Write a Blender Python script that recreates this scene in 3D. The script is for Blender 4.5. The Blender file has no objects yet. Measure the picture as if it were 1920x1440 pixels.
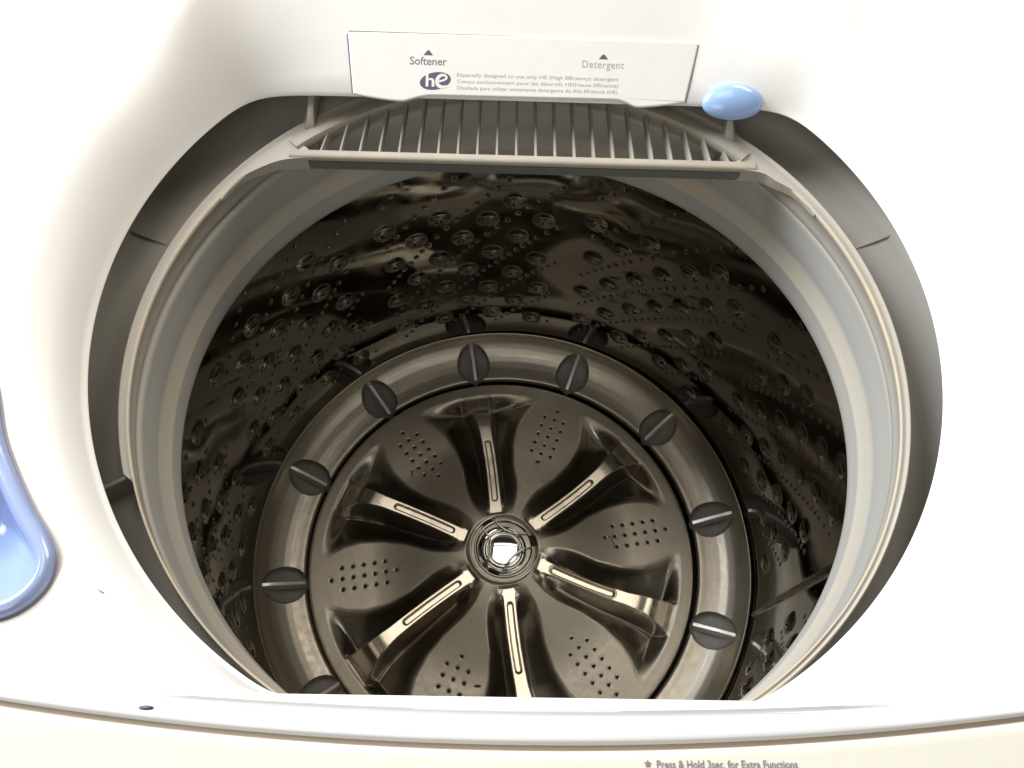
import bpy, bmesh, math
import numpy as np
from mathutils import Matrix, Vector

S = bpy.context.scene
COL = S.collection
Z0 = 0.85                      # height of the drum's upper lip over the floor
PI = math.pi

# ---------------------------------------------------------------- camera
cam = bpy.data.cameras.new('camera')
cam.sensor_width = 36.0
cam.lens = 1480.0 / 1920.0 * 36.0
cam.clip_start, cam.clip_end = 0.02, 50
camo = bpy.data.objects.new('camera', cam)
COL.objects.link(camo)
Rv = Vector((0.99959251, 0.01180239, 0.02599072)).normalized()
Uv = Vector((-0.02245205, 0.88734908, 0.46055132)).normalized()
Fv = Vector((0.01762724, 0.46094719, -0.88725248)).normalized()
m = Matrix((Rv, Uv, -Fv)).transposed().to_4x4()
m.translation = Vector((-0.01361697, -0.26996659, 0.5691 + Z0))
camo.matrix_world = m
S.camera = camo

# ---------------------------------------------------------------- light
world = bpy.data.worlds.new('World')
S.world = world
world.use_nodes = True
bg = world.node_tree.nodes['Background']
bg.inputs[0].default_value = (1.0, 0.93, 0.82, 1)
bg.inputs[1].default_value = 0.10

def area(name, loc, target, sx, sy, radiance, col):
    l = bpy.data.lights.new(name, 'AREA')
    l.shape = 'RECTANGLE'
    l.size, l.size_y = sx, sy
    l.color = col
    l.energy = radiance * PI * sx * sy
    o = bpy.data.objects.new(name, l)
    COL.objects.link(o)
    o.location = Vector(loc) + Vector((0, 0, Z0))
    o.rotation_euler = (Vector(target) - Vector(loc)).to_track_quat('-Z', 'Y').to_euler()
    return o

area('window_light', (-1.55, 1.10, 1.45), (0, 0, 0.12), 1.6, 1.2, 19.0, (0.94, 0.97, 1.0))
area('door_light', (1.3, 1.9, 1.5), (0, 0, 0.12), 1.3, 1.2, 8.5, (1.0, 0.93, 0.82))
area('ceiling_light', (0.05, 0.42, 1.75), (0.0, 0.0, 0.0), 0.85, 0.85, 3.0, (1.0, 0.92, 0.82))
area('front_fill_light', (-0.5, -1.7, 1.7), (0, 0.1, 0.12), 1.1, 1.1, 3.2, (1.0, 0.96, 0.90))  # unseen fill lamp added at front left to brighten the back slope

S.view_settings.view_transform = 'Standard'
S.view_settings.look = 'None'
S.view_settings.exposure = 0.0
S.view_settings.gamma = 1.0
S.cycles.max_bounces = 14
S.cycles.glossy_bounces = 8
S.cycles.sample_clamp_indirect = 4.0
S.cycles.caustics_reflective = True

# ---------------------------------------------------------------- materials
class NT:
    def __init__(s, name):
        s.m = bpy.data.materials.new(name)
        s.m.use_nodes = True
        s.t = s.m.node_tree
        s.b = s.t.nodes['Principled BSDF']
        s.co = s.t.nodes.new('ShaderNodeTexCoord')
    def n(s, kind, **kw):
        x = s.t.nodes.new(kind)
        for k, v in kw.items():
            if k in x.inputs.keys():
                x.inputs[k].default_value = v
            else:
                setattr(x, k, v)
        return x
    def l(s, a, b):
        s.t.links.new(a, b)
    def noise(s, scale, detail=3, rough=0.55, stretch=None):
        x = s.n('ShaderNodeTexNoise', Scale=scale, Detail=detail, Roughness=rough)
        if stretch:
            mp = s.n('ShaderNodeMapping')
            mp.inputs['Scale'].default_value = stretch
            s.l(s.co.outputs['Object'], mp.inputs['Vector'])
            s.l(mp.outputs['Vector'], x.inputs['Vector'])
        else:
            s.l(s.co.outputs['Object'], x.inputs['Vector'])
        return x.outputs['Fac']
    def rng(s, v, a, b, lo=0.0, hi=1.0):
        x = s.n('ShaderNodeMapRange')
        x.inputs['From Min'].default_value = lo
        x.inputs['From Max'].default_value = hi
        x.inputs['To Min'].default_value = a
        x.inputs['To Max'].default_value = b
        s.l(v, x.inputs['Value'])
        return x.outputs['Result']
    def mix(s, f, a, b):
        x = s.n('ShaderNodeMix', data_type='RGBA')
        s.l(f, x.inputs[0])
        for v, i in ((a, 6), (b, 7)):
            if isinstance(v, tuple):
                x.inputs[i].default_value = (*v, 1)
            else:
                s.l(v, x.inputs[i])
        return x.outputs[2]
    def math(s, op, a, b):
        x = s.n('ShaderNodeMath', operation=op)
        for v, i in ((a, 0), (b, 1)):
            if isinstance(v, (int, float)):
                x.inputs[i].default_value = v
            else:
                s.l(v, x.inputs[i])
        return x.outputs[0]
    def bump(s, h, strength, dist=0.001):
        x = s.n('ShaderNodeBump', Strength=strength, Distance=dist)
        s.l(h, x.inputs['Height'])
        s.l(x.outputs['Normal'], s.b.inputs['Normal'])

def plain(name, col, rough=0.4, metal=0.0, spec=0.5, coat=0.0):
    k = NT(name)
    f = k.noise(60, 4)
    c1 = tuple(min(1, c * 1.04) for c in col)
    c2 = tuple(c * 0.95 for c in col)
    k.l(k.mix(f, c1, c2), k.b.inputs['Base Color'])
    k.l(k.rng(f, rough * 0.85, rough * 1.15), k.b.inputs['Roughness'])
    k.b.inputs['Metallic'].default_value = metal
    k.b.inputs['Specular IOR Level'].default_value = spec
    if coat:
        k.b.inputs['Coat Weight'].default_value = coat
        k.b.inputs['Coat Roughness'].default_value = 0.05
    return k.m

def white_plastic():
    k = NT('white_plastic')
    f = k.noise(9, 5, 0.6)
    sp = k.noise(420, 2)
    c = k.mix(k.rng(f, 0, 1, 0.35, 0.75), (0.83, 0.815, 0.785), (0.79, 0.77, 0.73))
    k.l(c, k.b.inputs['Base Color'])
    k.l(k.rng(f, 0.3, 0.42), k.b.inputs['Roughness'])
    k.bump(sp, 0.06, 0.0004)
    return k.m

def grey_plastic(name, col, grime_col):
    """Light plastic with soap scum and lint dried along its edges (attribute 'grime')."""
    k = NT(name)
    at = k.n('ShaderNodeAttribute', attribute_name='grime')
    f = k.noise(55, 6, 0.65)
    f2 = k.noise(14, 3)
    f3 = k.noise(260, 3)
    g = k.math('MULTIPLY', at.outputs['Fac'], k.rng(f, 0.25, 1.25, 0.3, 0.7))
    g = k.math('MULTIPLY', g, k.rng(f2, 0.5, 1.2, 0.35, 0.65))
    base = k.mix(f2, tuple(c * 1.04 for c in col), tuple(c * 0.93 for c in col))
    c = k.mix(k.rng(g, 0, 1), base, grime_col)
    spk = k.math('MULTIPLY', at.outputs['Fac'], k.rng(f3, 0, 1, 0.68, 0.74))
    c = k.mix(k.rng(spk, 0, 0.7), c, (0.20, 0.13, 0.07))
    k.l(c, k.b.inputs['Base Color'])
    k.l(k.rng(f2, 0.5, 0.68), k.b.inputs['Roughness'])
    k.bump(f, 0.05, 0.0006)
    return k.m

def steel(name, col, r0, r1, bump=0.05, scale=30, stretch=None, film=0.0, bscale=None, specks=0.0):
    k = NT(name)
    f = k.noise(scale, 5, 0.6, stretch)
    f2 = k.noise(9, 4, 0.6)
    f3 = k.noise(300, 3)
    c = k.mix(k.math('ADD', k.math('MULTIPLY', f2, .6), k.math('MULTIPLY', k.noise(85, 5, 0.7), .4)), tuple(x * 1.14 for x in col), tuple(x * 0.80 for x in col))
    if specks:                                # lint dust and mineral spots dried on the metal
        c = k.mix(k.math('MULTIPLY', k.rng(k.noise(330, 2), 0, specks, .66, .72), k.rng(k.noise(14, 3), .2, 1, .4, .6)), c, (0.78, 0.74, 0.66))
        c = k.mix(k.rng(k.noise(210, 3), 0, specks, .69, .74), c, (0.16, 0.13, 0.10))
    k.l(c, k.b.inputs['Base Color'])
    k.b.inputs['Metallic'].default_value = 1.0
    r = k.rng(f, r0, r1, 0.3, 0.7)
    if film:                                  # dried water film: streaky patches, duller than the metal
        p = k.rng(k.noise(16, 6, 0.7), 0.0, film, 0.52, 0.68)
        r = k.math('ADD', r, p)
    k.l(r, k.b.inputs['Roughness'])
    h = k.noise(bscale, 2) if bscale else k.math('ADD', f, k.math('MULTIPLY', f3, 0.25))
    k.bump(h, bump, 0.001)
    return k.m

M = {}
M['white'] = white_plastic()
M['rail'] = plain('rail_plastic', (0.82, 0.82, 0.82), 0.3)
M['panel'] = plain('cream_gloss', (0.72, 0.70, 0.61), 0.10, coat=0.6)
M['drawer'] = plain('drawer_plastic', (0.82, 0.81, 0.77), 0.33)
M['cover'] = grey_plastic('tub_cover_plastic', (0.39, 0.372, 0.335), (0.52, 0.43, 0.29))
M['ring'] = grey_plastic('balance_ring_plastic', (0.42, 0.41, 0.385), (0.50, 0.42, 0.29))
M['grille'] = grey_plastic('grille_plastic', (0.34, 0.325, 0.285), (0.46, 0.38, 0.26))
M['darkstrip'] = plain('dark_strip', (0.15, 0.15, 0.14), 0.5)
M['blue'] = plain('pale_blue_plastic', (0.33, 0.49, 0.80), 0.16, coat=0.3)
M['cup'] = plain('blue_cup_plastic', (0.31, 0.40, 0.66), 0.14, spec=0.4)
M['cuprim'] = plain('blue_rim_plastic', (0.33, 0.41, 0.67), 0.14, coat=0.5)
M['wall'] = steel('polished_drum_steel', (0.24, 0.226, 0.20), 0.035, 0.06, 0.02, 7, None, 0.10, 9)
M['base'] = steel('satin_steel', (0.52, 0.475, 0.395), 0.36, 0.46, 0.02, 160, specks=.5)
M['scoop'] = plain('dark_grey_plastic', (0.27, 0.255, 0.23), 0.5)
M['rib'] = plain('rib_steel', (0.80, 0.78, 0.74), 0.33, 0.6)
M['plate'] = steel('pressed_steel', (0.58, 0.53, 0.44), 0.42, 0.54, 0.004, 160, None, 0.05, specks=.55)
k_ = NT.__new__(NT); k_.m = M['plate']; k_.t = k_.m.node_tree; k_.b = k_.t.nodes['Principled BSDF']
at_ = k_.n('ShaderNodeAttribute', attribute_name='polish')
old_ = k_.b.inputs['Roughness'].links[0].from_socket
mx_ = k_.n('ShaderNodeMix', data_type='FLOAT')
k_.l(at_.outputs['Fac'], mx_.inputs[0]); k_.l(old_, mx_.inputs[2]); mx_.inputs[3].default_value = 0.27
k_.l(mx_.outputs[0], k_.b.inputs['Roughness'])
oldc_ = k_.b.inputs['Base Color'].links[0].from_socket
at2_ = k_.n('ShaderNodeAttribute', attribute_name='valley_shade')
k_.l(k_.mix(at2_.outputs['Fac'], oldc_, (0.33, 0.305, 0.265)), k_.b.inputs['Base Color'])   # shade of the recesses between petals painted in as darker steel
M['chrome'] = plain('chrome', (0.50, 0.485, 0.45), 0.07, 1.0)
M['mirror'] = plain('mirror_chrome', (0.85, 0.84, 0.81), 0.02, 1.0)
M['black'] = plain('black_void', (0.012, 0.011, 0.010), 0.7)
M['ink'] = plain('grey_ink', (0.20, 0.18, 0.22), 0.5)
M['inkdark'] = plain('dark_ink', (0.10, 0.09, 0.15), 0.5)
M['inkpale'] = plain('pale_ink', (0.36, 0.36, 0.38), 0.5)
M['gap'] = plain('dirty_seam', (0.46, 0.38, 0.30), 0.8)
M['hair'] = plain('dark_hair', (0.04, 0.022, 0.012), 0.6)
M['crumb'] = plain('brown_crumb', (0.16, 0.08, 0.03), 0.9)
M['floor'] = plain('floor_tile', (0.42, 0.38, 0.33), 0.5)

# ---------------------------------------------------------------- mesh helpers
def link(name, me, mat, parent=None, label=None, kind=None, smooth=True, angle=None):
    me.name = name
    me.validate()
    if mat is not None and not me.materials:
        me.materials.append(mat)
    if smooth and len(me.polygons):
        me.polygons.foreach_set('use_smooth', np.ones(len(me.polygons), bool))
        if angle:
            me.set_sharp_from_angle(angle=math.radians(angle))
    o = bpy.data.objects.new(name, me)
    COL.objects.link(o)
    if parent is not None:
        o.parent = parent
        if parent.type == 'EMPTY':
            o.location = (0, 0, Z0)
    if label:
        o['label'] = label
    if kind:
        o['kind'] = kind
    return o

def grid_mesh(P, closed_u=True, flip=False):
    """P: (nu, nv, 3) points -> quad mesh, fast."""
    nu, nv = P.shape[:2]
    idx = np.arange(nu * nv).reshape(nu, nv)
    a = idx if closed_u else idx[:-1]
    b = np.roll(idx, -1, axis=0) if closed_u else idx[1:]
    q = np.stack([a[:, :-1], b[:, :-1], b[:, 1:], a[:, 1:]], -1).reshape(-1, 4)
    if flip:
        q = q[:, ::-1]
    me = bpy.data.meshes.new('m')
    me.vertices.add(nu * nv)
    me.vertices.foreach_set('co', np.ascontiguousarray(P, np.float32).ravel())
    me.loops.add(q.size)
    me.loops.foreach_set('vertex_index', np.ascontiguousarray(q, np.int32).ravel())
    me.polygons.add(len(q))
    me.polygons.foreach_set('loop_start', np.arange(0, q.size, 4, dtype=np.int32))
    me.update(calc_edges=True)
    return me

def lathe(profile, n=360, c=None, z_only=False):
    pr = np.array(profile, float)
    th = np.linspace(0, 2 * PI, n, endpoint=False)
    P = np.zeros((n, len(pr), 3))
    P[:, :, 0] = np.cos(th)[:, None] * pr[None, :, 0]
    P[:, :, 1] = np.sin(th)[:, None] * pr[None, :, 0]
    P[:, :, 2] = pr[None, :, 1]
    if c is not None:
        P[:, :, 0] += c[0]
        P[:, :, 1] += c[1]
    return P

def rounded(profile, k=3, rad=0.3):
    """Chaikin-round a polyline profile."""
    p = np.array(profile, float)
    for _ in range(k):
        q = [p[0]]
        for a, b in zip(p[:-1], p[1:]):
            q.append(a * 0.75 + b * 0.25)
            q.append(a * 0.25 + b * 0.75)
        q.append(p[-1])
        p = np.array(q)
    return p

def add_attr(me, name, vals):
    at = me.attributes.new(name, 'FLOAT', 'POINT')
    at.data.foreach_set('value', np.ascontiguousarray(vals, np.float32).ravel())

def bm_mesh(bm):
    bmesh.ops.recalc_face_normals(bm, faces=bm.faces)
    me = bpy.data.meshes.new('m')
    bm.to_mesh(me)
    bm.free()
    return me

def tube(bm, pts, rad, n=8, cap=True):
    pts = [Vector(p) for p in pts]
    rings = []
    for i, p in enumerate(pts):
        t = (pts[min(i + 1, len(pts) - 1)] - pts[max(i - 1, 0)]).normalized()
        up = Vector((0, 0, 1)) if abs(t.z) < 0.95 else Vector((1, 0, 0))
        s = t.cross(up).normalized()
        u = s.cross(t)
        r = rad[i] if hasattr(rad, '__len__') else rad
        rings.append([bm.verts.new(p + (s * math.cos(a) + u * math.sin(a)) * r) for a in [2 * PI * k / n for k in range(n)]])
    for a, b in zip(rings[:-1], rings[1:]):
        for k in range(n):
            bm.faces.new((a[k], a[(k + 1) % n], b[(k + 1) % n], b[k]))
    if cap:
        bm.faces.new(rings[0][::-1])
        bm.faces.new(rings[-1])

def loft(bm, loops, cap0=True, cap1=True, closed=True):
    vs = [[bm.verts.new(p) for p in L] for L in loops]
    n = len(vs[0])
    for a, b in zip(vs[:-1], vs[1:]):
        for k in range(n if closed else n - 1):
            bm.faces.new((a[k], a[(k + 1) % n], b[(k + 1) % n], b[k]))
    if cap0:
        bm.faces.new(vs[0][::-1])
    if cap1:
        bm.faces.new(vs[-1])

def sstep(a, b, x):
    t = np.clip((x - a) / (b - a), 0, 1)
    return t * t * (3 - 2 * t)

def smooth_closed(pts, n=8):
    """Catmull-Rom through closed 2-D points."""
    p = np.array(pts, float)
    out = []
    N = len(p)
    for i in range(N):
        a, b, c, d = p[i - 1], p[i], p[(i + 1) % N], p[(i + 2) % N]
        for t in np.arange(n) / n:
            out.append(0.5 * ((2 * b) + (c - a) * t + (2 * a - 5 * b + 4 * c - d) * t * t + (3 * b - a - 3 * c + d) * t ** 3))
    return np.array(out)

def smooth_open(pts, n=8):
    p = np.array(pts, float)
    out = []
    for i in range(len(p) - 1):
        a, b, c, d = p[max(i - 1, 0)], p[i], p[i + 1], p[min(i + 2, len(p) - 1)]
        for t in np.arange(n) / n:
            out.append(0.5 * ((2 * b) + (c - a) * t + (2 * a - 5 * b + 4 * c - d) * t * t + (3 * b - a - 3 * c + d) * t ** 3))
    out.append(p[-1])
    return np.array(out)

# ---------------------------------------------------------------- setting and the machine's root
bm = bmesh.new()
vs = [bm.verts.new(p) for p in ((-4, -4, 0), (4, -4, 0), (4, 4, 0), (-4, 4, 0))]
bm.faces.new(vs)
fl = link('floor', bm_mesh(bm), M['floor'], None, kind='structure', smooth=False)

W = bpy.data.objects.new('washing_machine', None)
COL.objects.link(W)
W['label'] = 'white top-loading washing machine, open at the top over a perforated steel drum'
W['category'] = 'washing machine'

# ---------------------------------------------------------------- cabinet
XH = 0.44
bm = bmesh.new()
rect = lambda x, y0, y1, z: [(-x, y0, z), (x, y0, z), (x, y1, z), (-x, y1, z)]
loft(bm, [rect(XH, -0.345, 0.45, -0.80), rect(XH, -0.345, 0.45, 0.10), rect(XH - 0.005, -0.34, 0.445, 0.128)], True, False)
for sx in (-1, 1):
    for sy in (-0.30, 0.40):
        loft(bm, [[(sx * 0.38 + 0.025 * math.cos(a), sy + 0.025 * math.sin(a), z) for a in np.arange(12) * PI / 6] for z in (-0.85, -0.80)], True, False)
link('cabinet', bm_mesh(bm), M['white'], W, angle=40)

co = [(-.3035, -.0680), (-.2925, -.0940), (-.2800, -.1150), (-.2650, -.1360), (-.2515, -.1520), (-.2450, -.1640), (-.2455, -.1770), (-.2530, -.1875), (-.2650, -.1935),
      (-.2850, -.1960), (-.3120, -.1920), (-.3360, -.1680), (-.3520, -.1250), (-.3540, -.0850), (-.3440, -.0560), (-.3240, -.0480), (-.3110, -.0540)]
co = smooth_closed(co, 6)
CUP = [tuple(np.array([-.306, -.130]) + (p - np.array([-.306, -.130])) * .94) for p in co]

# ---------------------------------------------------------------- top cover: deck, bowl and D-shaped opening
lipy = lambda x: -0.2300 + 0.15 * np.minimum(np.abs(x), 0.3) ** 2
gapy = lambda x: -0.2497 + 0.26 * np.minimum(np.abs(x), 0.3) ** 2

NPH = 1080
ph = np.linspace(0, 2 * PI, NPH, endpoint=False)
CO = np.array([0.0, 0.022])

def clipped(Rc, yback, yfront, pw=26.0):
    s = np.sin(ph)
    rb = np.where(s > 0.02, (yback - CO[1]) / np.maximum(s, 0.02), 9.0)
    rf = np.where(s < -0.02, (CO[1] - yfront) / np.maximum(-s, 0.02), 9.0)
    out = (Rc ** -pw + rb ** -pw) ** (-1 / pw)
    return (out ** -90.0 + rf ** -90.0) ** (-1 / 90.0)

dang = np.radians([-60, -50, -30, -7, 12, 30, 45, 58, 72, 90, 108, 122, 135, 148, 160, 170, 187, 210, 229, 240])
drad = np.array([.296, .288, .284, .290, .297, .298, .318, .372, .41, .42, .42, .375, .338, .322, .318, .313, .298, .288, .287, .296])
aa = np.concatenate([dang, dang + 2 * PI])
Dr = np.interp(np.where(ph < dang[0], ph + 2 * PI, ph), aa, np.concatenate([drad, drad]))
kern = np.hanning(131); kern /= kern.sum()
Dr = np.convolve(np.concatenate([Dr[-65:], Dr, Dr[:65]]), kern, 'valid')
yf = -0.2275
rise = lambda y: .0135 * sstep(-.16, .16, y)
Oc = clipped(np.full(NPH, 0.2785), 0.2105, yf)
D0 = clipped(Dr, 0.335, yf)
D1 = clipped(Dr + 0.032, 0.372, yf)
rx = (XH) / np.maximum(np.abs(np.cos(ph)), 1e-6)
x0_ = 0.254 * np.cos(ph) / np.maximum(np.abs(np.sin(ph)), 1e-3)
ry = np.where(np.sin(ph) > 0, 0.45 - CO[1], CO[1] + 0.2330 - .0062 * sstep(.15, .25, np.abs(x0_))) / np.maximum(np.abs(np.sin(ph)), 1e-6)
Eo = np.minimum(rx, ry)
levels = [(Oc + .012, .1215), (Oc + .004, .1222), (Oc + .0008, .1230), (Oc, .1240), (Oc + .0006, .1250), (Oc + .002, .1260)]
for t in (0.12, 0.25, 0.4, 0.55, 0.7, 0.82, 0.92):
    levels.append((Oc + (D0 - Oc) * t + .001, .1255 + .0235 * t))
for t in (0.0, 0.2, 0.4, 0.6, 0.8, 1.0):
    levels.append((D0 + (D1 - D0) * t, .1488 + .0027 * (1 - (1 - t) ** 2)))
for t in np.linspace(0, 1, 61)[1:]:
    levels.append((D1 + (Eo - D1) * t, .1516))
levels.append((Eo, .140))
P = np.zeros((NPH, len(levels), 3))
yd = CO[1] + D0 * np.sin(ph)
wb = sstep(.19, .30, yd)
for j, (r, z) in enumerate(levels):
    r = np.minimum(r, Eo) if j > 3 else r
    zj = np.full(NPH, z)
    if 5 < j < 19:                              # away from the back the bowl rounds over smoothly into the deck
        u = (j - 5) / 13.0
        u = u ** 1.35
        r = r * wb + (Oc + .002 + (D1 - Oc - .002) * u) * (1 - wb)
        zj = z * wb + (.1260 + .0255 * (1 - (1 - u) ** 2.8)) * (1 - wb)
    P[:, j, 0] = CO[0] + r * np.cos(ph)
    P[:, j, 1] = CO[1] + r * np.sin(ph)
    P[:, j, 2] = zj + (rise(yd) + .037 * sstep(.16, .335, yd)) * np.clip((zj - .1255) / .0235, 0, 1.05)
me = grid_mesh(P, flip=False)
# open a hole in the deck for the bleach cup
bm = bmesh.new(); bm.from_mesh(me)
def in_cup(x, y):
    hit = False
    n_ = len(CUP)
    for i in range(n_):
        (x0, y0), (x1, y1) = CUP[i - 1], CUP[i]
        if (y0 > y) != (y1 > y) and x < x0 + (y - y0) / (y1 - y0) * (x1 - x0):
            hit = not hit
    return hit
bm.faces.ensure_lookup_table()
kill = [f for f in bm.faces if -.36 < f.calc_center_median().x < -.24 and -.21 < f.calc_center_median().y < 0 and in_cup(*f.calc_center_median().xy)]
bmesh.ops.delete(bm, geom=kill, context='FACES')
bm.to_mesh(me); bm.free()
top = link('top_cover', me, M['white'], W, angle=50)

# small dark fleck on the deck
bm = bmesh.new()
for cx, cy, a, w, h in ((-0.2167, -0.1794, -0.5, 0.0026, 0.0006),):
    ring = [(cx + w * math.cos(t) * math.cos(a) - h * math.sin(t) * math.sin(a), cy + w * math.cos(t) * math.sin(a) + h * math.sin(t) * math.cos(a)) for t in np.arange(10) * PI / 5]
    loft(bm, [[(x, y, .1516) for x, y in ring], [(x, y, .15195) for x, y in ring]])
link('scuff_mark', bm_mesh(bm), M['inkpale'], top)

# ---------------------------------------------------------------- front rail
xs = np.linspace(-XH, XH, 260)
fade = 1 - sstep(0.155, 0.20, np.abs(xs))
prof = [(0.0, .095, 0), (0.0, .1465, 0), (-.0005, .1500, 0), (-.0018, .1524, 0), (-.0034, .1530, 0), (-.0045, .1527, -.3), (-.0056, .1526, -1.1), (-.0078, .1526, -1.3),
        (-.0092, .1528, -.5), (-.0104, .1530, 0), (-.0135, .1532, 0), (-.0165, .1529, 0), (-.0182, .1519, 0), (-.0190, .1500, 0), (-.0192, .1200, 0)]
P = np.zeros((len(xs), len(prof), 3))
for j, (dy, z, dz) in enumerate(prof):
    t = min(1.0, -dy / 0.0192)
    P[:, j, 0] = xs
    P[:, j, 1] = lipy(xs) * (1 - t) + (gapy(xs) + 0.0006) * t
    P[:, j, 2] = np.where((z > .1515) & (j < 10), .1517 + (z - .1517) * fade, z) + dz * 0.001 * fade
rail = link('front_rail', grid_mesh(P, closed_u=False, flip=True), M['rail'], W, angle=50)
bm = bmesh.new()
for k in (0,):
    o1 = [(-0.1804 + .0036 * math.cos(t), -0.2349 + .0011 * math.sin(t)) for t in np.arange(16) * PI / 8]
    loft(bm, [[(x, y, .1525) for x, y in o1], [(x, y, .1534) for x, y in o1]])
link('peg_slot', bm_mesh(bm), M['inkdark'], rail)

# ---------------------------------------------------------------- control panel
ys = np.linspace(0, 1, 14)
P = np.zeros((len(xs), 17, 3))
g0 = gapy(xs) - 0.0016
cols = [(0.0, .120), (0.0, .1490), (0.006, .1506), (0.02, .1511), (0.05, .1510)] + [(t, .1510 - .012 * t * t) for t in np.linspace(0.1, 0.92, 9)] + [(0.97, .135), (1.0, .128), (1.0, .08)]
for j, (t, z) in enumerate(cols):
    P[:, j, 0] = xs
    P[:, j, 1] = g0 * (1 - t) + (-0.348) * t
    P[:, j, 2] = z
cp = link('control_panel', grid_mesh(P, closed_u=False, flip=True), M['panel'], W, angle=50)
bm = bmesh.new()
bot = [bm.verts.new((x, gapy(x) + .002, .1486)) for x in xs]
bo2 = [bm.verts.new((x, gapy(x) - .004, .1486)) for x in xs]
for i in range(len(xs) - 1):
    bm.faces.new((bot[i], bo2[i], bo2[i + 1], bot[i + 1]))
link('seam_dirt', bm_mesh(bm), M['gap'], W)

# ---------------------------------------------------------------- lettering
def text_obj(body, mat, parent, origin, ex, ey, width=None, height=None, name='lettering', bold=0.0, space=1.0):
    cu = bpy.data.curves.new('t', 'FONT')
    cu.body = body
    cu.align_x, cu.align_y = 'CENTER', 'CENTER'
    cu.resolution_u = 3
    cu.space_character = space
    cu.offset = bold
    tmp = bpy.data.objects.new('t', cu)
    COL.objects.link(tmp)
    dg = bpy.context.evaluated_depsgraph_get()
    me = bpy.data.meshes.new_from_object(tmp.evaluated_get(dg))
    bpy.data.objects.remove(tmp)
    v = np.zeros(len(me.vertices) * 3)
    me.vertices.foreach_get('co', v)
    v = v.reshape(-1, 3)
    lo, hi = v.min(0), v.max(0)
    c = (lo + hi) / 2
    sx = width / (hi[0] - lo[0])
    sy = sx if height is None else height / (hi[1] - lo[1])
    ex, ey, o = np.array(ex, float), np.array(ey, float), np.array(origin, float)
    w = o + (v[:, 0:1] - c[0]) * sx * ex + (v[:, 1:2] - c[1]) * sy * ey
    me.vertices.foreach_set('co', np.ascontiguousarray(w).ravel())
    me.materials.clear()
    me.update()
    return link(name, me, mat, parent, smooth=False)

text_obj('Press & Hold 3sec. for Extra Functions', M['ink'], cp, (0.1005, -0.2561, .15135), (1, 0.012, 0), (-.012, 1, 0), 0.068, 0.0036, bold=0.012)
bm = bmesh.new()
star = [bm.verts.new((0.0622 + (0.0019 if k % 2 == 0 else 0.0009) * math.sin(k * PI / 5), -0.2564 + (0.0019 if k % 2 == 0 else 0.0009) * math.cos(k * PI / 5), .15138)) for k in range(10)]
bm.faces.new(star)
link('star_symbol', bm_mesh(bm), M['ink'], cp, smooth=False)

# ---------------------------------------------------------------- dispenser drawer
et = np.array([0, 0.04, 0.0235]); et /= np.linalg.norm(et)
nn = np.array([0, -et[2], et[1]])
P0 = np.array([0, 0.2110, 0.1258])
pp = lambda s, t, h: tuple(P0 + np.array([s, 0, 0]) + t * et + h * nn)
low = [(-0.1310, 0.0000), (-0.1250, -.0015), (-0.1080, -.0038), (-0.0945, -.0048), (-0.0890, -.0040), (-0.0800, -.0014), (-0.0730, -.0001), (-.0640, .0003), (0.0, .0006), (0.0660, .0009),
       (0.0750, .0007), (0.0810, -.0010), (0.0870, -.0036), (0.0920, -.0043), (0.1080, -.0027), (0.1230, -.0005), (0.1272, .0004)]
low = [tuple(p) for p in smooth_open(low, 4)]
hi_ = [(0.1361, 0.0445), (0.1350, .0462), (0.1330, 0.0468), (0.0, .0468), (-0.1325, 0.0468), (-0.1343, .0462), (-0.1354, 0.0445)]
outl = np.array(low + hi_)
cen = outl.mean(0)
def inset(d):
    nxt, prv = np.roll(outl, -1, 0), np.roll(outl, 1, 0)
    tg = nxt - prv
    tg /= np.linalg.norm(tg, axis=1)[:, None]
    return outl + np.c_[-tg[:, 1], tg[:, 0]] * d
bm = bmesh.new()
loft(bm, [[pp(s, t, h) for s, t in inset(d)] for d, h in ((.0004, -.0020), (0, .0006), (.0002, .0011), (.0006, .0014), (.0012, .0015))])
dd = link('dispenser_drawer', bm_mesh(bm), M['drawer'], W, angle=60, label='white dispenser drawer front printed Softener and Detergent')
for pg in dd.data.polygons:                     # the printed face is flat
    if pg.loop_total > 20:
        pg.use_smooth = False
HT = .00156
ex = (1, 0, 0)
def on(s, t): return pp(s, t, HT)
text_obj('Softener', M['ink'], dd, on(-.0732, .0262), ex, et, 0.0285, 0.0062, bold=0.012)
text_obj('Detergent', M['inkpale'], dd, on(.0624, .0264), ex, et, 0.0325, 0.0074, bold=0.004, space=1.08)
text_obj('Especially designed to use only HE (High Efficiency) detergent', M['inkpale'], dd, on(.0120, .0160), ex, et, 0.1256, 0.0036, bold=0.004)
text_obj('Conçu exclusivement pour les détersifs HE(Haute Efficacité)', M['inkpale'], dd, on(.0120, .0110), ex, et, 0.1254, 0.0036, bold=0.004)
text_obj('Diseñada para utilizar únicamente detergente de Alta Eficiencia (HE)', M['inkpale'], dd, on(.0117, .0062), ex, et, 0.1246, 0.0036, bold=0.004)
for s0, t0, mt in ((-.0733, .0322, 'inkdark'), (.0626, .0330, 'inkdark')):
    bm = bmesh.new()
    bm.faces.new([bm.verts.new(on(*q)) for q in ((s0 - .0037, t0 - .0016), (s0 + .0037, t0 - .0016), (s0 + .0007, t0 + .0021), (s0 - .0007, t0 + .0021))])
    link('arrow_mark', bm_mesh(bm), M[mt], dd, smooth=False)
bm = bmesh.new()
bm.faces.new([bm.verts.new(on(-.0675 + .0120 * math.cos(a) * 1.0 + .0008 * math.sin(a), .0112 + .0068 * math.sin(a) + .0012 * math.cos(a))) for a in np.linspace(0, 2 * PI, 40, endpoint=False)])
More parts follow.
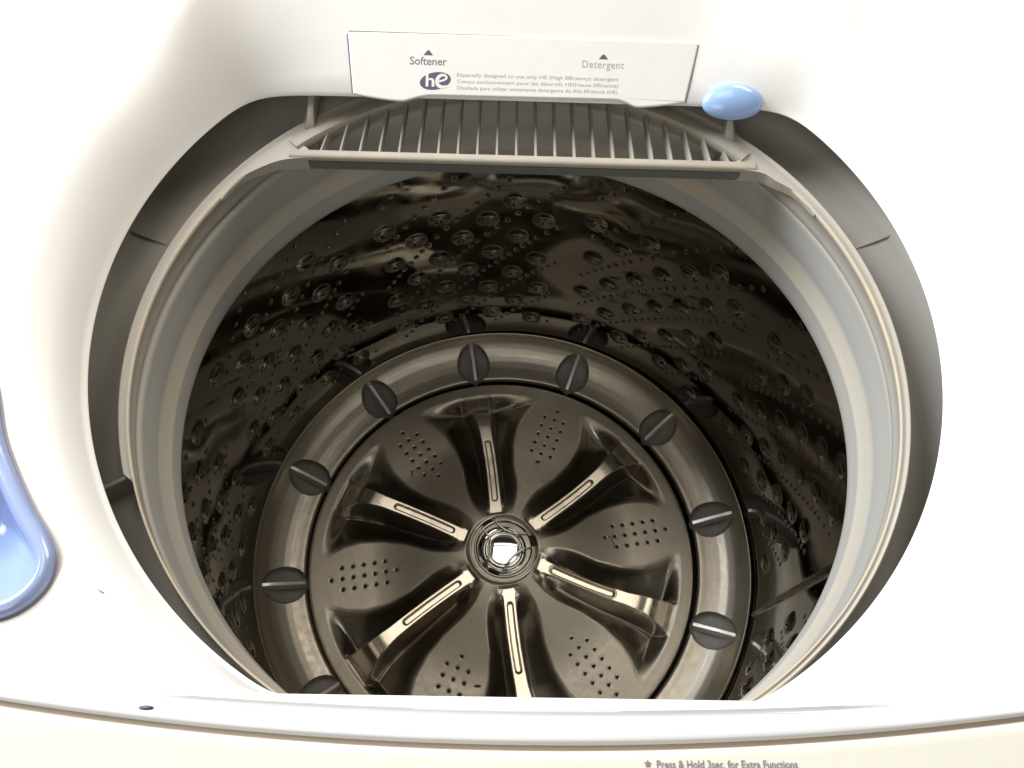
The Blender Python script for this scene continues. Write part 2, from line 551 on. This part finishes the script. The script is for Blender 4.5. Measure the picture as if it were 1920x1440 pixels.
lg = link('efficiency_logo', bm_mesh(bm), M['inkdark'], dd, smooth=False)
bpy.data.objects[lg.name]['label'] = 'dark oval high-efficiency emblem reading he'
text_obj('h', M['drawer'], dd, pp(-.0716, .0116, HT + .00006), ex, et, 0.0068, 0.0096, 'logo_letter', bold=0.02)
# the e: a swirling tail that leaves the oval
epts = smooth_open([(-.0655, .0108), (-.0610, .0120), (-.0588, .0138), (-.0605, .0158), (-.0640, .0152), (-.0662, .0120), (-.0655, .0083), (-.0622, .0068), (-.0575, .0078)], 5)
bm = bmesh.new()
rw = np.interp(np.arange(len(epts)), [0, 12, 24, 32, len(epts) - 1], [.0008, .0008, .0014, .0014, .0006])
tg = np.gradient(epts, axis=0); tg /= np.linalg.norm(tg, axis=1)[:, None]
nr = np.c_[-tg[:, 1], tg[:, 0]]
A = [bm.verts.new(pp(*(epts[i] + nr[i] * rw[i]), HT + .00006)) for i in range(len(epts))]
B = [bm.verts.new(pp(*(epts[i] - nr[i] * rw[i]), HT + .00006)) for i in range(len(epts))]
for i in range(len(epts) - 1):
    bm.faces.new((A[i], B[i], B[i + 1], A[i + 1]))
link('logo_letter', bm_mesh(bm), M['drawer'], dd, smooth=False)
# narrow dark gap round the drawer
def gap_strip(p, q, w0, w1):
    p, q = np.array(p), np.array(q)
    t = (q - p) / np.linalg.norm(q - p)
    n2 = np.array([-t[1], t[0]])
    bm = bmesh.new()
    L = [[pp(*(a + n2 * s * w), h) for s in (-1, 1)] for a, w in ((p, w0), (q, w1)) for h in (.0009,)]
    vs = [bm.verts.new(x) for x in (L[0][0], L[0][1], L[1][1], L[1][0])]
    bm.faces.new(vs)
    link('drawer_gap', bm_mesh(bm), M['ink'], dd, smooth=False)
gap_strip((-.1316, -.0004), (-.1360, .0450), .0005, .0006)
gap_strip((.1278, .0000), (.1367, .0450), .0006, .0004)
gap_strip((-.1350, .0473), (0.0, .0473), .0004, .0001)

# ---------------------------------------------------------------- pale blue oval button at the drawer's side
bm = bmesh.new()
bmesh.ops.create_uvsphere(bm, u_segments=40, v_segments=24, radius=1)
for v in bm.verts:
    x, y, z = v.co
    s, t, h = x * .0238 * (1 - 0.10 * y), y * .0142 + 0.05 * x * .0142, z * .0085
    if h < 0: h *= 0.4
    v.co = pp(.1640 + s, .0015 + t, h + .0030)
link('blue_button', bm_mesh(bm), M['blue'], W)

# ---------------------------------------------------------------- blue bleach cup in the deck's front left
tg = np.roll(co, -1, 0) - np.roll(co, 1, 0)
tg /= np.linalg.norm(tg, axis=1)[:, None]
sg = 1 if np.sum(co[:, 0] * np.roll(co[:, 1], -1) - co[:, 1] * np.roll(co[:, 0], -1)) > 0 else -1
nin = np.c_[-tg[:, 1], tg[:, 0]] * sg
cc = np.array([-.306, -.130])
rise = lambda y: .0140 * sstep(-.16, .16, y)
def cl(d, z):
    if d <= 0.010:
        q = co + nin * d
    else:
        q = co + nin * 0.010
        q = cc + (q - cc) * (1 - (d - 0.010) / 0.042)
    return [(x, y, z + float(rise(y))) for x, y in q]
bm = bmesh.new()
loft(bm, [cl(-.0012, .1500), cl(-.0008, .1535), cl(.0010, .1562), cl(.0035, .1575), cl(.0062, .1570), cl(.0080, .1548)], False, False)
cup = link('bleach_cup', bm_mesh(bm), M['cuprim'], W, label='glossy blue bleach cup set in the deck')
bm = bmesh.new()
loft(bm, [cl(.0080, .1548), cl(.0100, .1515), cl(.012, .1480), cl(.016, .1420), cl(.021, .1345), cl(.027, .1265), cl(.033, .1190), cl(.039, .1130), cl(.045, .1090), cl(.050, .1075)], False, True)
link('cup_basin', bm_mesh(bm), M['cup'], cup)
bm = bmesh.new()
loft(bm, [cl(-.0026, .1518), cl(-.0010, .1520)], False, False)
link('cup_seam', bm_mesh(bm), M['ink'], cup, smooth=False)

# ---------------------------------------------------------------- tub cover: gutter and inner ring
NT_ = 1440
th = np.linspace(0, 2 * PI, NT_, endpoint=False)
deg = np.degrees(th)
notch = sstep(202.3, 202.9, deg) * (1 - sstep(262, 266, deg))
CR = .0045                                     # the outer crest sits a little further back than the ring
tp = [  # r, z, follows crest offset, grime
    (.2660, .0730, 0, .1), (.2640, .0770, 0, .2), (.2612, .0800, 0, .35), (.2618, .0835, 0, .15), (.2612, .0900, 0, .1), (.2592, .0960, 0, .3), (.2578, .0990, 0, .8), (.2580, .1005, .1, 1.0),
    (.2590, .1010, .2, .9), (.2602, .1006, .3, .45), (.2618, .1000, .6, .15), (.2636, .1003, .9, .2), (.2646, .1012, 1, .45), (.2655, .1010, 1, .4), (.2660, .0998, 1, .1), (.2664, .0960, 1, 0),
    (.2682, .0860, 1, .05), (.2710, .0800, .9, .15), (.2780, .0768, .8, .1), (.2900, .0752, .5, 0), (.3050, .0750, .3, 0), (.3160, .0756, .2, 0), (.3220, .0785, .1, .1), (.3270, .0850, 0, .05), (.3320, .0960, 0, 0), (.3350, .1050, 0, 0)]
tp = np.array(tp)
P = np.zeros((NT_, len(tp), 3))
for j, (r, z, k, g) in enumerate(tp):
    rr = np.full(NT_, r)
    zz = np.full(NT_, z)
    if 9 <= j <= 17:                            # crest band cut away at the notch
        rr = rr - notch * max(0.0, (min(r, .2672) - .2588)) * 0.93
    P[:, j, 0] = rr * np.cos(th)
    P[:, j, 1] = rr * np.sin(th) + CR * k * (1 - notch)
    P[:, j, 2] = zz
me = grid_mesh(P, flip=True)
add_attr(me, 'grime', np.tile(tp[:, 3], (NT_, 1)))
tub = link('tub_cover', me, M['cover'], W, angle=60)
# radial gussets on the gutter
def gusset(name, a, r0, z0, r1, z1, w, zb=.058):
    a = math.radians(a)
    d = np.array([math.cos(a), math.sin(a)]); p = np.array([-d[1], d[0]])
    L = []
    for r, z in ((r0, z0), (r0 + (r1 - r0) * .5, z0 + (z1 - z0) * .45), (r1, z1)):
        q = d * r
        L.append([(*(q - p * w), zb), (*(q - p * w), z - .0006), (*(q - p * w * .6), z), (*(q + p * w * .6), z), (*(q + p * w), z - .0006), (*(q + p * w), zb)])
    bm = bmesh.new()
    loft(bm, L)
    me = bm_mesh(bm)
    add_attr(me, 'grime', np.full(len(me.vertices), .1))
    return link(name, me, M['cover'], tub, angle=40)
gusset('gutter_rib', 201.6, .2625, .0985, .316, .081, .0015)
gusset('gutter_rib', 159.6, .284, .0762, .320, .0772, .0010)
gusset('gutter_rib', 23.2, .284, .0762, .320, .0772, .0010)
# side walls of the inlet housing behind the grille
for sx in (-1, 1):
    bm = bmesh.new()
    x0, x1 = sx * .164, sx * .1685
    loft(bm, [[(x0, y0, .055), (x1, y0, .055), (x1 + sx * dxx, y0, zt), ((x0 + x1) / 2, y0, zt + .0012), (x0, y0, zt)] for y0, zt, dxx in ((.196, .0985, .004), (.200, .1060, .0015), (.206, .1130, 0), (.215, .1165, 0), (.262, .1165, 0))])
    me = bm_mesh(bm)
    add_attr(me, 'grime', np.full(len(me.vertices), .25))
    link('inlet_side_wall', me, M['cover'], tub, angle=40)
bm = bmesh.new()
loft(bm, [[(-.170, .266, z0), (.170, .266, z0), (.170, .270, z0), (-.170, .270, z0)] for z0 in (.050, .1165)])
me = bm_mesh(bm); add_attr(me, 'grime', np.zeros(len(me.vertices)))
link('inlet_back_wall', me, M['cover'], tub, smooth=False)
bm = bmesh.new()
arc = [math.radians(a) for a in np.linspace(49.0, 131.0, 60)]
loft(bm, [[(.2645 * math.cos(a), .2645 * math.sin(a) + .004, .1000), (.266 * math.cos(a), min(.266, .272 * math.sin(a) + .004), .1004), (.168 * (1 if a < PI / 2 else -1) * abs(math.cos(a)) / abs(math.cos(arc[0])), .2665, .0985), (.168 * (1 if a < PI / 2 else -1) * abs(math.cos(a)) / abs(math.cos(arc[0])), .2665, .09)] for a in arc], False, False, closed=False)
me = bm_mesh(bm); add_attr(me, 'grime', np.full(len(me.vertices), .1))
link('inlet_ledge', me, M['cover'], tub, angle=40)

# ---------------------------------------------------------------- splash grille under the drawer
GY, GZ = .1715, .1015
bm = bmesh.new()
gx = np.linspace(-.1800, .1850, 60)
gyf = lambda x: GY + .0005 - 0.02 * max(0, abs(x) - .16)
sec = [(-.0046, -.0030), (-.0048, -.0006), (-.0038, .0008), (-.0020, .0013), (.0015, .0012), (.0030, .0004), (.0032, -.0060), (-.0020, -.0060), (-.0022, -.0036)]
loft(bm, [[(x, gyf(x) + dy, GZ + dz) for dy, dz in sec] for x in gx])
me = bm_mesh(bm); add_attr(me, 'grime', np.full(len(me.vertices), .55))
gr = link('splash_grille', me, M['grille'], W, angle=50, label='beige plastic slotted grille under the dispenser drawer')
bm = bmesh.new()
loft(bm, [[(x, GY - .0046, GZ - .0036), (x, GY - .0022, GZ - .0036), (x, GY - .0010, GZ - .0118), (x, GY - .0040, GZ - .0122)] for x in np.linspace(-.166, .174, 20)])
link('dark_strip', bm_mesh(bm), M['darkstrip'], gr, smooth=False)
RA = .2500
bm = bmesh.new()
a0, a1 = math.asin(GY / RA), PI - math.asin(GY / RA)
loft(bm, [[((RA + dr) * math.cos(a), (RA + dr) * math.sin(a) + .001, .1030 + dz) for dr, dz in ((-.0030, -.0060), (-.0032, -.0012), (-.0020, .0006), (.0020, .0008), (.0085, -.0008), (.0085, -.0060))] for a in np.linspace(a0 + .03, a1 - .03, 90)])
me = bm_mesh(bm); add_attr(me, 'grime', np.full(len(me.vertices), .35))
link('back_rail', me, M['grille'], gr, angle=50)
for sx in (-1, 1):
    ox = 0.0 if sx < 0 else .005
    ring_pts = [(sx * .2610 * math.cos(math.radians(a)), .2610 * math.sin(math.radians(a)) + .0015) for a in np.linspace(29, 46, 14)]
    crv = smooth_open([(sx * .2570 * math.cos(math.radians(29)), .2570 * math.sin(math.radians(29))), (sx * .2150, .1445), (sx * (.1990), .1575), (sx * .1850 + ox, .1645), (sx * .1700 + ox, .1672), (sx * .1660 + ox, .1675)], 5)
    outl2 = [tuple(p) for p in crv] + [(sx * .166 + ox, .1760)] + ring_pts[::-1]
    bm = bmesh.new()
    nc = len(crv)
    tz = np.concatenate([np.linspace(0, 1, nc) ** .7, [1], np.linspace(1, 0, len(ring_pts))])
    loft(bm, [[(x, y, f(t)) for (x, y), t in zip(outl2, tz)] for f in (lambda t: .0985 - .0115 * t, lambda t: .0998 + .0006 * t, lambda t: .1004 + .0012 * t)], True, True)
    me = bm_mesh(bm); add_attr(me, 'grime', np.full(len(me.vertices), .3))
    link('grille_corner', me, M['cover'], gr, angle=40)
NS = 22
for i in range(NS):
    x = -.157 + (.166 + .157) * i / (NS - 1)
    ye = math.sqrt(max(1e-6, (RA - .001) ** 2 - x * x))
    if ye - GY < .004:
        continue
    bm = bmesh.new()
    L = []
    for t in np.linspace(0, 1, 9):
        y = GY + .002 + (ye - GY - .001) * t
        xb = x + .0035 * (x / .16) * (t ** 2) * -1.0
        z = GZ - .0004 - .0035 * math.sin(PI * t) * 0.6
        L.append([(xb - .0011, y, z - .0085), (xb - .0011, y, z - .0008), (xb - .0005, y, z), (xb + .0005, y, z), (xb + .0011, y, z - .0008), (xb + .0011, y, z - .0085)])
    loft(bm, L)
    me = bm_mesh(bm); add_attr(me, 'grime', np.full(len(me.vertices), .3))
    link('slat', me, M['grille'], gr, angle=40)

# ---------------------------------------------------------------- drum: perforated wall with embossed domes
RW, ZT, ZB = .3020, .012, -.3800
nth, nz = 1880, 262
tw = np.linspace(0, 2 * PI, nth, endpoint=False)
zw = np.linspace(ZT, ZB, nz)
H = np.zeros((nth, nz))                       # inward relief
SL = .00545                                    # metres down per degree: slope of the embossed rows
domes, pits = [], []
for b in range(8):
    o = 45.0 * b
    for k in range(-3, 9):
        c = .0610 + .0660 * k
        for j in range(7):
            a = 83.6 + 5.52 * j + (0.9 if k % 2 else 0)
            z = c - SL * a
            if -.342 < z < -.092 and a < 118:
                domes.append((a + o, z))
        c2 = c + .0400
        a = 80.4
        while a < 119.5:
            z = c2 - SL * a
            step = 2.18 if z > -.158 else 1.46
            if -.345 < z < -.046:
                pits.append((a + o, z))
            a += step
def stamp(a, z, rad, fn):
    i0 = a / 360 * nth
    w = int(rad / (2 * PI * RW) * nth) + 2
    ii = np.arange(int(i0) - w, int(i0) + w + 2) % nth
    dz = (ZT - ZB) / (nz - 1)
    jj = np.arange(max(0, int((ZT - z - rad) / dz)), min(nz, int((ZT - z + rad) / dz) + 2))
    if not len(jj): return
    da = (tw[ii] - math.radians(a) + PI) % (2 * PI) - PI
    dx = da * RW
    d = np.hypot(dx[:, None], zw[jj][None, :] - z) / rad
    H[np.ix_(ii, jj)] += fn(d)
rngd = np.random.default_rng(4)
clear = lambda a, z: abs((a + 15.8 + (.30 + z) * 6.5 + 180) % 360 - 180) > 6.5
domes = [d for d in domes if clear(*d)]
pits = [d for d in pits if clear(*d)]
for a, z in domes:
    h = .0044 * rngd.uniform(.7, 1.1) * np.interp(-z, [.09, .13, .19], [.40, .60, 1.0])
    stamp(a, z, .0118, lambda d: np.where(d < 1, h * (1 - d ** 2) ** 0.75, 0))
for a, z in pits:
    stamp(a, z, .0023, lambda d: np.where(d < 1, -.0010 * (1 - d ** 2), 0))
# welded and knurled seam of the sheet
for zc in np.arange(-.372, -.02, .0072):
    for q in np.linspace(-1, 1, 5):
        stamp(-15.8 + (0.30 + zc) * -6.5 + q * .55, zc + q * .0016, .0023, lambda d: np.where(d < 1, .0006 * (1 - d ** 2), 0))
# the sheet is not perfectly round: soft flats
A_, Z_ = np.meshgrid(tw, zw, indexing='ij')
H += .0002 * np.sin(8 * A_ + 1.1 + 6 * Z_) + .00012 * np.sin(13 * A_ - 17 * Z_) + .00008 * np.sin(23 * A_ + 31 * Z_)
rr = RW - H
P = np.stack([rr * np.cos(A_), rr * np.sin(A_), Z_], -1)
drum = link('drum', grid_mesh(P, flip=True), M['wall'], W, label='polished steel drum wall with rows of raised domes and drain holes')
# the dark bottom of every drain hole
def disc(bm, c, n, r, k=8):
    n = Vector(n).normalized()
    s = n.orthogonal().normalized(); u = n.cross(s)
    bm.faces.new([bm.verts.new(Vector(c) + (s * math.cos(2 * PI * i / k) + u * math.sin(2 * PI * i / k)) * r) for i in range(k)])
bm = bmesh.new()
for a, z in pits:
    t = math.radians(a)
    i = int(round(a / 360 * nth)) % nth
    j = int(round((ZT - z) / (ZT - ZB) * (nz - 1)))
    r = rr[i, j] - .00042
    disc(bm, (r * math.cos(t), r * math.sin(t), z), (-math.cos(t), -math.sin(t), 0), .00145)
link('drain_holes', bm_mesh(bm), M['black'], drum, kind='stuff', smooth=False)

# balance ring: white plastic ring on the drum's rim
bp = np.array([(.3030, .0115, 0), (.2990, .0040, 0), (.2800, .0005, 0), (.2640, -.0005, 0), (.2612, .0000, .05), (.2604, .0012, .1), (.2601, .0060, 0), (.2599, .0160, .05), (.2600, .0195, .45), (.2596, .0215, .6), (.2600, .0232, .35), (.2606, .0245, .5),
      (.2622, .0300, .62), (.2634, .0352, .5), (.2642, .0385, .25), (.2638, .0410, .05), (.2630, .0480, 0), (.2628, .0600, 0), (.2626, .0680, .05), (.2622, .0720, .1), (.2630, .0745, .2), (.2660, .0755, .2), (.2750, .0755, 0)])
P = lathe(bp[:, :2], 1080, (.0022, -.0005))
me = grid_mesh(P, flip=True)
add_attr(me, 'grime', np.tile(bp[:, 2], (1080, 1)))
link('balance_ring', me, M['ring'], drum, angle=70)

# ---------------------------------------------------------------- base ring with twelve scoops
rb = np.concatenate([np.linspace(.2450, .2965, 58), np.linspace(.2972, .3025, 16)])
prof_r = np.array([.2450, .2456, .2470, .2500, .2560, .2640, .2720, .2800, .2870, .2930, .2965, .2975, .2988, .2998, .3006, .3014, .3025])
prof_z = np.array([-.4160, -.4125, -.4108, -.4102, -.4096, -.4082, -.4055, -.4010, -.3950, -.3880, -.3822, -.3790, -.3752, -.3740, -.3752, -.3780, -.3788])
zb_ = np.interp(rb, prof_r, prof_z)
kern3 = np.array([.25, .5, .25])
for _ in range(3):
    zb_[1:-1] = np.convolve(zb_, kern3, 'valid')
nb = 2880
tb = np.linspace(0, 2 * PI, nb, endpoint=False)
RB, TB = np.meshgrid(rb, tb)
ZBs = np.tile(zb_, (nb, 1))
X, Y = RB * np.cos(TB), RB * np.sin(TB)
scoop = np.zeros_like(X)
for k in range(12):
    a = math.radians(10 + 30 * k)
    u = X * math.cos(a) + Y * math.sin(a) - .2690
    v = -X * math.sin(a) + Y * math.cos(a)
    q = np.hypot(u / .0245, v / .0225)
    scoop = np.maximum(scoop, np.where(q < 1, np.sqrt(np.clip(1 - q ** 12, 0, 1)) * .0120, 0))
P = np.stack([X - .002, Y, ZBs - scoop], -1)
me = grid_mesh(P, flip=True)
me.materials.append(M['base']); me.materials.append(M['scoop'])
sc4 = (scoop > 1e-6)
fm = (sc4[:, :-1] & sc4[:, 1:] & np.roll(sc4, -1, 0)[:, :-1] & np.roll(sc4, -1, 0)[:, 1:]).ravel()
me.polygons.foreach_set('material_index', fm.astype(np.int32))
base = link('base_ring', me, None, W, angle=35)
rib_me = None
for k in range(12):
    a = math.radians(10 + 30 * k)
    if rib_me is None:
        bm = bmesh.new()
        L = []
        for r in np.linspace(.2462, .2945, 9):
            z = float(np.interp(r, [.2462, .2945], [-.4085, -.3872])) + .0012 * math.sin(PI * (r - .2462) / .0483) - .0006
            if r > .2935: z -= .0012
            L.append([(r, -.0032, z - .018), (r, -.0027, z - .0012), (r, -.0018, z), (r, .0018, z), (r, .0027, z - .0012), (r, .0032, z - .018)])
        loft(bm, L)
        rib_me = bm_mesh(bm)
    o = link('scoop_rib', rib_me, M['rib'], base, angle=40)
    o.matrix_local = Matrix.Translation((-.002, 0, 0)) @ Matrix.Rotation(a, 4, 'Z')

# ---------------------------------------------------------------- wash plate (pulsator) with six ridges
PCX, PCY = -.0040, -.0030
rp = np.concatenate([np.linspace(.030, .2395, 236), np.linspace(.2400, .2422, 8)])
npt = 1500
tt = np.linspace(0, 2 * PI, npt, endpoint=False)
RP, TP = np.meshgrid(rp, tt)
X, Y = RP * np.cos(TP), RP * np.sin(TP)
zc = -.4085 + .0240 * (1 - sstep(.030, .165, RP)) + .0015 * (1 - (RP / .24) ** 2)
lipz = np.where(RP > .236, -.0006 * ((RP - .236) / .0035) ** 2 - np.where(RP > .2395, .010 * ((RP - .2395) / .0027) ** 1.2, 0), 0)
hole_xy = []
for row, n_, s0 in ((-1, 5, .1452), (0, 7, .1320), (1, 5, .1452)):
    for i in range(n_):
        hole_xy.append((s0 + .0134 * i, .0134 * row))
depth = np.zeros_like(X)
slotd = np.zeros_like(X)
pit = np.zeros_like(X)
for k in range(6):
    ap = math.radians(10 + 60 * k)              # centre line of a petal
    d = (TP - ap + PI) % (2 * PI) - PI
    inside = np.abs(d) <= PI / 6 + 1e-9
    half = np.interp(RP, [.03, .07, .09, .105, .12, .15, .18, .20, .213, .225, .24], np.radians([4, 5.5, 8, 11, 13.3, 14.4, 13.0, 10.6, 8.4, 6.5, 6]))
    dist = (np.abs(d) - half) * RP              # metres beyond the petal's edge
    wv = np.interp(RP, [.05, .10, .16, .24], [.008, .014, .018, .020])
    span = np.maximum((PI / 6 - half) * RP - .004, .004)
    w_ = np.clip(dist / span, 0, 1)
    S1 = np.interp(w_, [0, .06, .12, .2, .3, .4, .5, .7, 1], [0, .025, .09, .20, .32, .43, .53, .73, 1])      # rounded shoulder, then a straight slope down to the ridge
    ramp = sstep(.042, .085, RP) * (1 - sstep(.207, .2255, RP))
    dep = .0330 * S1 * ramp * np.interp(RP, [.05, .12], [.7, 1])
    depth = np.where(inside, dep, depth)
    u = X * math.cos(ap) + Y * math.sin(ap)
    v = -X * math.sin(ap) + Y * math.cos(ap)
    for hx, hy in hole_xy:
        q = np.hypot(u - hx, v - hy) / .0030
        pit = np.where(q < 1, .0012 * (1 - q ** 2), pit)
ridge = np.zeros_like(X)
for k in range(6):
    ar = math.radians(40 + 60 * k)
    u = X * math.cos(ar) + Y * math.sin(ar)
    v = -X * math.sin(ar) + Y * math.cos(ar)
    v = v + .0035 * np.sin(np.clip((u - .05) / .16, 0, 1) * PI)      # slight sweep
    hw = np.interp(u, [.04, .07, .12, .16, .187, .205, .215], [.0064, .0066, .0067, .0072, .0100, .0140, .0165])
    side = 1 - sstep(0, .0080, np.abs(v) - hw)
    end = 1 - sstep(.213, .226, u)
    st = sstep(.044, .048, u)
    rm = side * (end ** 0.8) * st * (u > 0)
    ridge = np.maximum(ridge, rm)
    ss = np.clip(u, .068, .142)
    q = np.hypot(u - ss, v) 
    sl = np.where(u > 0, 1 - sstep(.0026, .0042, q), 0)
    slotd = np.maximum(slotd, sl * .0042)
    rimb = np.where(u > 0, np.exp(-((q - .0050) / .0008) ** 2), 0) * .0005
    slotd = slotd - rimb * (sl < .01)
crest = np.interp(RP, [.03, .050, .10, .125, .145, .165, .176, .184, .192, .200, .207, .214, .222, .24], [-.3890, -.3888, -.3880, -.3867, -.3848, -.3827, -.3822, -.3832, -.3864, -.3918, -.3976, -.4030, -.4066, -.4080])
kz = np.hanning(13); kz /= kz.sum()
crest[:, 6:-6] = np.apply_along_axis(lambda c_: np.convolve(c_, kz, 'valid'), 1, crest[:1])
Z = (zc + lipz - depth) * (1 - ridge) + crest * ridge - slotd - pit
# hub seat
Z = Z - .006 * (1 - sstep(.0400, .0450, RP))
P = np.stack([X + PCX, Y + PCY, Z], -1)
me = grid_mesh(P, flip=True)
add_attr(me, 'polish', np.maximum(np.clip(depth / .008, 0, 1), ridge))
add_attr(me, 'valley_shade', np.clip(depth / .008, 0, 1) * (1 - ridge))
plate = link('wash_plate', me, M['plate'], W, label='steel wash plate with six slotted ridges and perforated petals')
from math import floor as _fl
def plate_z(x, y):
    r = math.hypot(x, y); a = math.atan2(y, x) % (2 * PI)
    i = int(round(a / (2 * PI) * npt)) % npt
    j = int(np.argmin(np.abs(rp - r)))
    return float(Z[i, j])
hole_me = None
for k in range(6):
    ap = math.radians(10 + 60 * k)
    for hx, hy in hole_xy:
        x = hx * math.cos(ap) - hy * math.sin(ap)
        y = hx * math.sin(ap) + hy * math.cos(ap)
        if hole_me is None:
            bm = bmesh.new()
            disc(bm, (0, 0, 0), (0, 0, 1), .0019, 10)
            hole_me = bm_mesh(bm)
        o = link('drain_hole', hole_me, M['black'], plate, smooth=False)
        o.location = (x + PCX, y + PCY, plate_z(x, y) + .0007)

# black well under the gap between plate and ring
bm = bmesh.new()
loft(bm, [[(rr_ * math.cos(a), rr_ * math.sin(a), z) for a in np.linspace(0, 2 * PI, 90, endpoint=False)] for rr_, z in ((.2600, -.4400), (.2300, -.4400))], False, False)
link('gap_well', bm_mesh(bm), M['black'], base, smooth=False)
# tub shell below
link('outer_tub', grid_mesh(lathe([(.335, .095), (.335, -.45), (.001, -.45)], 120), flip=True), M['darkstrip'], W)

# ---------------------------------------------------------------- hub cap
HZ = -.3868
hp = [(.0440, -.010), (.0436, -.001), (.0428, .0008), (.0418, .0014), (.0408, .0008), (.0402, -.0012), (.0396, -.0045), (.0384, -.0050), (.0376, -.0030), (.0368, -.0004), (.0358, .0006), (.0346, .0000), (.0330, -.0022), (.0300, -.0060), (.0270, -.0085), (.0245, -.0095), (.0232, -.0090)]
hub = link('hub_cap', grid_mesh(lathe(rounded(hp, 2), 160), flip=True), M['chrome'], W, angle=80, label='chrome hub cap with three swirling wires round a mirror dome')
hub.location = (-.0018, -.0010, HZ + Z0)
dp = [(.0232, -.0092), (.0226, -.0075), (.0216, -.0066), (.0206, -.0070), (.0200, -.0085), (.0196, -.0078), (.0185, -.0066)]
R0 = .16
dp += [(r, -.0066 + (math.sqrt(R0 ** 2 - r * r) - math.sqrt(R0 ** 2 - .0185 ** 2))) for r in np.linspace(.0175, .0001, 24)]
# domed mirror in the middle (kept as one ring + dome so that the cap reads as layered chrome)
o = link('mirror_dome', grid_mesh(lathe(dp, 120), flip=True), M['mirror'], hub)
sc = .0418 / 545
def loc(p, z): return ((p[0] - 715) * sc, -(p[1] - 745) * sc * 1.03, z)
van = [[(545, 285), (600, 350), (680, 415), (800, 475), (900, 505), (1000, 517), (1110, 495)],
       [(1175, 735), (1090, 745), (1000, 765), (900, 835), (810, 930), (750, 1030), (690, 1140)],
       [(475, 1070), (440, 1010), (455, 930), (490, 840), (505, 740), (480, 600), (420, 500), (345, 420)]]
for vp in van:
    q = smooth_open(vp, 5)
    bm = bmesh.new()
    n_ = len(q)
    tube(bm, [loc(q[i], .0002 - .0020 * math.sin(PI * i / (n_ - 1))) for i in range(n_)], .00135, 8)
    o = link('swirl_vane', bm_mesh(bm), M['chrome'], hub)
for (x0, y0), ang in (((440, 345), 47), ((1163, 625), -80), ((562, 1110), 158)):
    bm = bmesh.new()
    c = Vector(loc((x0, y0), .0010))
    t = c.xy.normalized(); s = Vector((-t.y, t.x))
    L = []
    for dz in (-.004, .0005):
        L.append([(*(c.xy + s * a * .0066 + t * b * .0020), c.z + dz) for a, b in ((-1, -1), (1, -1), (1, 1), (-1, 1))])
    loft(bm, L)
    o = link('cap_slot', bm_mesh(bm), M['black'], hub, smooth=False)

# ---------------------------------------------------------------- lint lying on the plate
def strand(name, pts, rad, label, cat):
    bm = bmesh.new()
    q = smooth_open(pts, 5)
    tube(bm, [(x, y, plate_z(x - PCX, y - PCY) + .0008) for x, y in q], rad, 5)
    o = link(name, bm_mesh(bm), M['hair'])
    o.location = (0, 0, Z0)
    o['label'], o['category'] = label, cat
    return o
strand('hair_strand', [(-.1235, .0965), (-.1240, .1010), (-.1232, .1050), (-.1262, .1035)], .0005, 'short dark hooked hair on the petal left of the back ridge', 'hair')
strand('hair_strand', [(.1280, .0225), (.1340, .0195), (.1365, .0130), (.1375, .0060)], .0003, 'thin dark curved hair across the holes of the right petal', 'hair')
bm = bmesh.new()
bmesh.ops.create_icosphere(bm, subdivisions=2, radius=1)
for v in bm.verts:
    n_ = math.sin(v.co.x * 9 + v.co.y * 5) * .2
    v.co = Vector((v.co.x * .0042 * (1 + n_), v.co.y * .0016 * (1 - n_), v.co.z * .0010))
cr = link('lint_crumb', bm_mesh(bm), M['crumb'])
cx, cy = -.0297, -.1592
cr.location = (cx, cy, Z0 + plate_z(cx - PCX, cy - PCY) + .0008)
cr['label'], cr['category'] = 'small brown crumb of debris beside the drain holes of the front petal', 'crumb'
